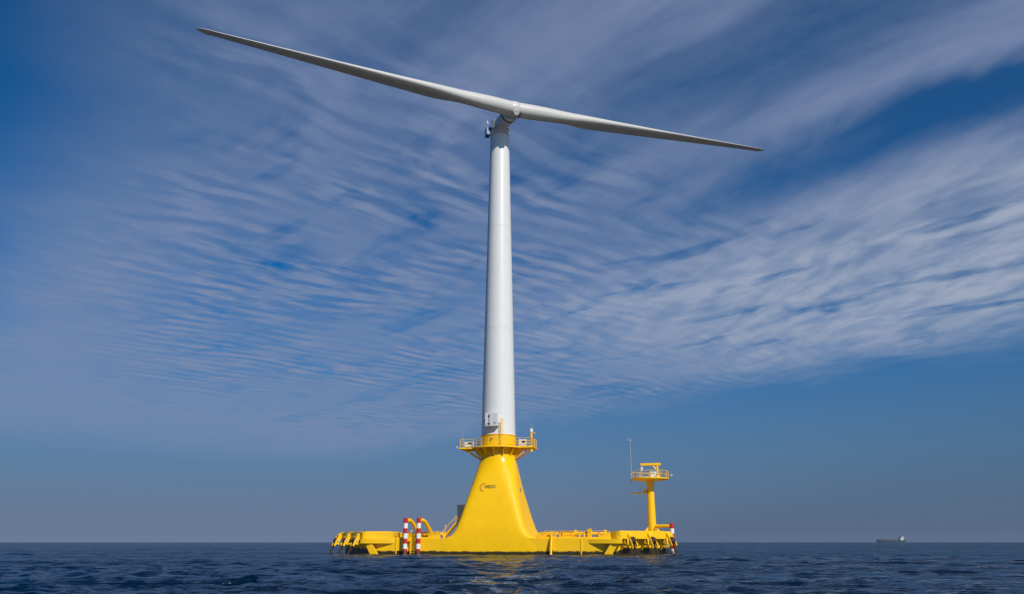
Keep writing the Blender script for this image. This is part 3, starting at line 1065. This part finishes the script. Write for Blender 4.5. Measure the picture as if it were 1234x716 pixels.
along(H + Vector((0, 0, -0.55)), (AX + Vector((0, 0, -0.55))).normalized(), [(0.48, 0.5), (0.48, 1.16), (0.42, 1.22), (0.15, 1.23)]).build('hub_hatch', M_blade, wtb)
along(H, BB, [(1.275, 0.80), (1.275, 0.96)]).build('blade_joint', M_dark, wtb)

def blade(sgn, pitch):
    cone = R(4.14)
    es = (BB * sgn * math.cos(cone) + AX * math.sin(cone)).normalized()
    ec = (AX - es * AX.dot(es)).normalized()       # leading edge looks along the shaft
    en = es.cross(ec).normalized()
    if en.z < 0:
        en = -en
    tabr = [0.70, 3, 6, 9, 12, 15, 18, 24, 30, 36, 42, 46, 48.4, 49.12]
    chord = smooth_table(list(zip(tabr, [2.46, 2.46, 2.52, 2.66, 2.84, 2.76, 2.58, 2.24, 1.90, 1.56, 1.24, 1.00, 0.72, 0.16])))
    thick = smooth_table(list(zip(tabr, [2.46, 2.44, 2.30, 2.00, 1.66, 1.40, 1.18, 0.86, 0.56, 0.40, 0.28, 0.20, 0.12, 0.03])))
    blend = smooth_table(list(zip(tabr, [0, 0.01, 0.10, 0.42, 0.88, 1, 1, 1, 1, 1, 1, 1, 1, 1])))
    rs = list(np.linspace(0.70, 20, 50)) + list(np.linspace(20.6, 47.5, 50)) + [47.9, 48.3, 48.6, 48.85, 49.02, 49.12]
    seg = 48
    vs, fs = [], []
    tw = smooth_table(list(zip(tabr, [12, 12, 12, 12, 12, 12, 12, 12, 11, 10, 9, 9, 9, 9])))
    for r in rs:
        c, th, bl = chord(r), thick(r), blend(r)
        a = R(pitch + tw(r))
        ux = ec * math.cos(a) + en * math.sin(a)
        un = en * math.cos(a) - ec * math.sin(a)
        flex = 0.0
        for k in range(seg):
            ph = 2 * PI * k / seg
            xc = (1 - math.cos(ph)) / 2               # 0 leading edge, 1 trailing edge
            cx, cy = math.cos(ph) * th / 2, math.sin(ph) * th / 2
            yt = 5 * (0.2969 * math.sqrt(xc) - 0.126 * xc - 0.3516 * xc ** 2 + 0.2843 * xc ** 3 - 0.1036 * xc ** 4)
            ay = yt * th * (1 if math.sin(ph) >= 0 else -1)
            camber = 0.04 * c * 4 * xc * (1 - xc)
            ax = (0.32 - xc) * c
            x = cx * (1 - bl) + ax * bl
            y = cy * (1 - bl) + (ay + camber) * bl
            vs.append(H + es * r + ux * x + un * y)
    n = len(rs)
    for i in range(n - 1):
        for k in range(seg):
            k2 = (k + 1) % seg
            fs.append((i * seg + k, i * seg + k2, (i + 1) * seg + k2, (i + 1) * seg + k))
    fs.append(tuple(range(seg)))
    fs.append(tuple(range((n - 1) * seg, n * seg)))
    mb = MB()
    mb._add(vs, fs)
    return mb.build('blade', M_blade, wtb, angle=50)
blade(1, 0)
blade(-1, 0)
# cooler and wind sensor at the back left of the tower head
cl = MB()
cl.box((-2.05, 0.2, 67.9), (0.75, 1.3, 1.5), R(12))
cl.build('cooler', M_blue, wtb, bevel=0.12)
MB().box((-1.35, -0.6, 68.9), (0.7, 0.5, 1.3)).build('cooler_frame', M_blue, wtb, bevel=0.05)
ws = MB()
ws.tube([(-1.5, 0, 69.2), (-2.1, 0, 69.6)], 0.06, 6)
ws.tube([(-2.1, 0, 69.45), (-2.1, 0, 69.95)], 0.10, 8)
ws.tube([(-1.7, 0, 69.3), (-1.7, 0, 69.7)], 0.08, 8)
ws.build('wind_sensor', M_wbox, wtb)

# box hung on the tower foot
tb = thing('tower_box', 'white box with dark conduits hung on the tower foot above the service platform', 'box', W(-0.42, -2.45, 18.2), BRZ)
MB().box((0, -0.36, 1.0), (1.85, 0.56, 1.95)).build('body', mat('pale_grey_box_paint', (0.58, 0.58, 0.57), 0.5), tb, bevel=0.04)
MB().box((0, -0.45, -0.03), (2.05, 0.95, 0.08)).build('shelf', M_grey, tb)
cd = MB()
cd.tube([(-0.3, -0.68, 0.3), (-0.3, -0.68, 1.75)], 0.04, 8)
cd.tube([(-0.3, -0.68, 0.45), (-0.62, -0.68, 0.3), (-0.7, -0.68, 0.05)], 0.035, 8)
cd.build('conduit', M_dark, tb)
MB().box((-0.3, -0.67, 1.45), (0.20, 0.12, 0.30)).build('junction_box', M_dark, tb)
MB().box((-0.28, -0.67, 0.3), (0.26, 0.12, 0.22)).build('junction_box', M_dark, tb)
MB().tube([(0.55, -0.62, 0.45), (0.55, -0.69, 0.45)], 0.2, 16).build('gauge', M_grey, tb)

# ------------------------------------------------------------------ lookout mast at the right corner
MU, MV = 22.1, 4.0
MZ = 10.75
mast = thing('lookout_mast', 'yellow column with a round railed lookout platform on the right corner of the barge', 'mast', W(MU, MV, 0), BRZ)
MB().lathe([(0.66, DECK), (0.66, 3.3), (0.60, 4.2), (0.52, 9.3), (0.52, 9.7), (0.60, 9.75), (0.60, 10.3), (0.75, 10.45)], 40).build('column', M_yel, mast)
for k in range(4):
    a = k * PI / 2 + 0.5
    g = MB().xzprism([(0.6, DECK + 0.02), (1.5, DECK + 0.02), (1.5, 3.0), (0.6, 3.9)], -0.05, 0.05).build('foot_gusset', M_yel, mast)
    g.rotation_euler = (0, 0, a)
MB().lathe([(0.7, MZ - 0.42), (1.6, MZ - 0.36), (2.75, MZ - 0.20), (2.80, MZ - 0.16), (2.80, MZ), (2.7, MZ + 0.02)], 16).build('platform_floor', M_yel2, mast, bevel=0.02)
for k in range(12):
    a = 2 * PI * k / 12 + 0.1
    MB().tube([(2.72 * math.cos(a), 2.72 * math.sin(a), MZ), (2.72 * math.cos(a), 2.72 * math.sin(a), MZ + 1.0)], 0.045, 6).build('railing_post', M_yel2, mast)
for z in (0.5, 1.0):
    loop = [(2.72 * math.cos(2 * PI * k / 24), 2.72 * math.sin(2 * PI * k / 24), MZ + z) for k in range(25)]
    MB().tube(loop, 0.035, 6, caps=False).build('rail', M_yel2, mast)
# kick panels on the left and right sides
for a in (PI + 0.1, 0.0):
    pnl = MB().box((2.74, 0, MZ + 0.42), (0.05, 1.1, 0.8)).build('side_panel', M_yel2, mast)
    pnl.rotation_euler = (0, 0, a)
# lower step on the left with its hanging rod
MB().box((-1.75, -0.1, 8.62), (2.4, 0.8, 0.14)).build('step', M_yel2, mast)
MB().box((-0.75, -0.1, 8.9), (0.5, 0.5, 0.5)).build('step_bracket', M_yel2, mast, bevel=0.03)
MB().tube([(-1.25, -0.1, MZ - 0.3), (-1.3, -0.1, 9.6), (-1.55, -0.1, 9.0), (-1.55, -0.1, 8.6)], 0.04, 6).build('hanger', M_yel2, mast)
# davit standing on the lookout platform
dv = thing('davit_crane', 'small yellow jib crane with a horizontal boom on top of the lookout platform', 'crane', W(MU + 1.15, MV - 0.2, MZ + 0.02), BRZ)
MB().tube([(0, 0, 0), (0, 0, 1.9)], 0.17, 12).build('post', M_yel2, dv)
MB().box((-0.95, 0, 2.0), (3.0, 0.36, 0.36)).build('boom', M_yel2, dv, bevel=0.03)
MB().tube([(-0.75, 0, 1.9), (0, 0, 1.1)], 0.11, 8).build('brace', M_yel2, dv)
MB().lathe([(0.32, 0.0), (0.32, 0.14), (0.2, 0.4)], 14).build('foot', M_yel2, dv)
MB().box((-0.1, -0.3, 0.75), (0.35, 0.3, 0.4)).build('winch', M_grey, dv)
hk = MB().box((-2.25, 0, 1.35), (0.28, 0.28, 0.55)).tube([(-2.25, 0, 1.6), (-2.25, 0, 1.85)], 0.03, 6)
hk.build('hoist', M_wbox, dv)
# two white cabinets on the lookout platform
t = thing('mast_cabinet', 'small white cabinet beside the jib crane on the lookout platform', 'cabinet', W(MU + 0.55, MV - 1.2, MZ + 0.02), BRZ)
MB().box((0, 0, 0.45), (0.9, 0.6, 0.8)).build('body', M_wbox, t, bevel=0.03)
MB().box((0, -0.31, 0.6), (0.5, 0.02, 0.2)).build('vent_panel', M_grey, t)
# thin weather mast
wm = thing('weather_mast', 'thin grey pole with a wind gauge on the left rim of the lookout platform', 'weather mast', W(MU - 2.65, MV - 0.7, MZ - 0.5), BRZ)
MB().tube([(0, 0, -0.2), (0, 0, 6.2)], [0.05, 0.03], 8).build('pole', M_grey, wm)
MB().tube([(-0.35, 0, 6.05), (0.30, 0, 6.05)], 0.03, 6).build('cross_arm', M_grey, wm)
cp = MB()
cp.lathe([(0.05, 6.05), (0.12, 6.2), (0.12, 6.34), (0.02, 6.4)], 10, (-0.33, 0))
cp.build('wind_gauge', M_grey, wm)
MB().tube([(0.28, 0, 6.05), (0.28, 0, 6.22)], 0.06, 8).build('vane', M_grey, wm)
sl2 = thing('mast_lamp', 'small white lamp on the right rim of the lookout platform', 'lamp', W(MU + 2.85, MV - 0.5, MZ + 0.25), BRZ)
MB().tube([(0, 0, 0), (0.3, 0, 0.05)], 0.04, 6).build('arm', M_grey, sl2)
MB().lathe([(0.1, 0.0), (0.13, 0.05), (0.13, 0.2), (0.05, 0.26)], 10, (0.32, 0)).build('lens', M_wbox, sl2)

# ------------------------------------------------------------------ ship on the horizon
SY = 5400.0
M_ship = mat('dark_ship_hull', (0.02, 0.055, 0.075), 0.6)
M_sdeck = mat('red_ship_deck', (0.15, 0.055, 0.07), 0.6)
M_sup = mat('white_superstructure', (0.46, 0.45, 0.46), 0.5)
ship = thing('cargo_ship', 'distant cargo ship with dark hull and white superstructure on the horizon', 'ship', (2364, SY, 0), R(3))
def ship_hull():
    st = [(-91, 0.5, 17), (-84, 7, 16.5), (-70, 13, 14.5), (-50, 14.5, 13.5), (55, 14.5, 13.5), (75, 13.5, 13.5), (88, 10, 13.0), (92, 8, 13.0)]
    vs, fs = [], []
    for x, b, z in st:
        keel = 0.6 if x < -70 else 0.85
        vs += [(x, -b, z), (x, -b * keel, -2), (x, b * keel, -2), (x, b, z)]
    n = len(st)
    for i in range(n - 1):
        for a in range(4):
            b = (a + 1) % 4
            fs.append((i * 4 + a, i * 4 + b, (i + 1) * 4 + b, (i + 1) * 4 + a))
    fs += [(0, 1, 2, 3), tuple((n - 1) * 4 + k for k in (3, 2, 1, 0))]
    m_ = MB()
    m_._add(vs, fs)
    return m_
ship_hull().build('hull', M_ship, ship)
for k in range(6):
    MB().box((-62 + k * 18.5, 0, 15.6), (14, 20, 4.2)).build('hatch_cover', M_sdeck, ship)
for k in range(3):
    m_ = MB().tube([(-53 + k * 34, 0, 13), (-53 + k * 34, 0, 24)], 1.1, 8)
    m_.tube([(-53 + k * 34, 0, 22), (-40 + k * 34, 0, 20)], 0.8, 6)
    m_.build('cargo_crane', M_sdeck, ship)
sp_ = MB()
sp_.box((67, 0, 20), (20, 24, 13)).box((70, 0, 30), (13, 22, 7)).box((70, 0, 35), (11, 28, 3))
sp_.build('superstructure', M_sup, ship)
MB().box((81, 0, 28), (7, 8, 14)).build('funnel', M_sup, ship)
MB().tube([(70, 0, 36), (70, 0, 46)], 0.6, 6).build('ship_mast', M_sup, ship)
MB().tube([(-84, 0, 16), (-84, 0, 26)], 0.6, 6).build('bow_mast', M_ship, ship)

# ------------------------------------------------------------------ haze over the sea
HAZE = 0.8e-5
if HAZE:
    mb = MB().box((0, 0, 42), (27000, 27000, 90))
    m = bpy.data.materials.new('sea_haze')
    m.use_nodes = True
    m.node_tree.nodes.clear()
    n = N(m.node_tree)
    out = n.new('ShaderNodeOutputMaterial')
    pv_ = n.new('ShaderNodeVolumePrincipled')
    pv_.inputs['Color'].default_value = rgb(0.66, 0.78, 1.0)
    pv_.inputs['Density'].default_value = HAZE
    pv_.inputs['Anisotropy'].default_value = 0.0
    m.node_tree.links.new(pv_.outputs[0], out.inputs['Volume'])
    o = mb.build('haze', m)
    o['kind'] = 'stuff'
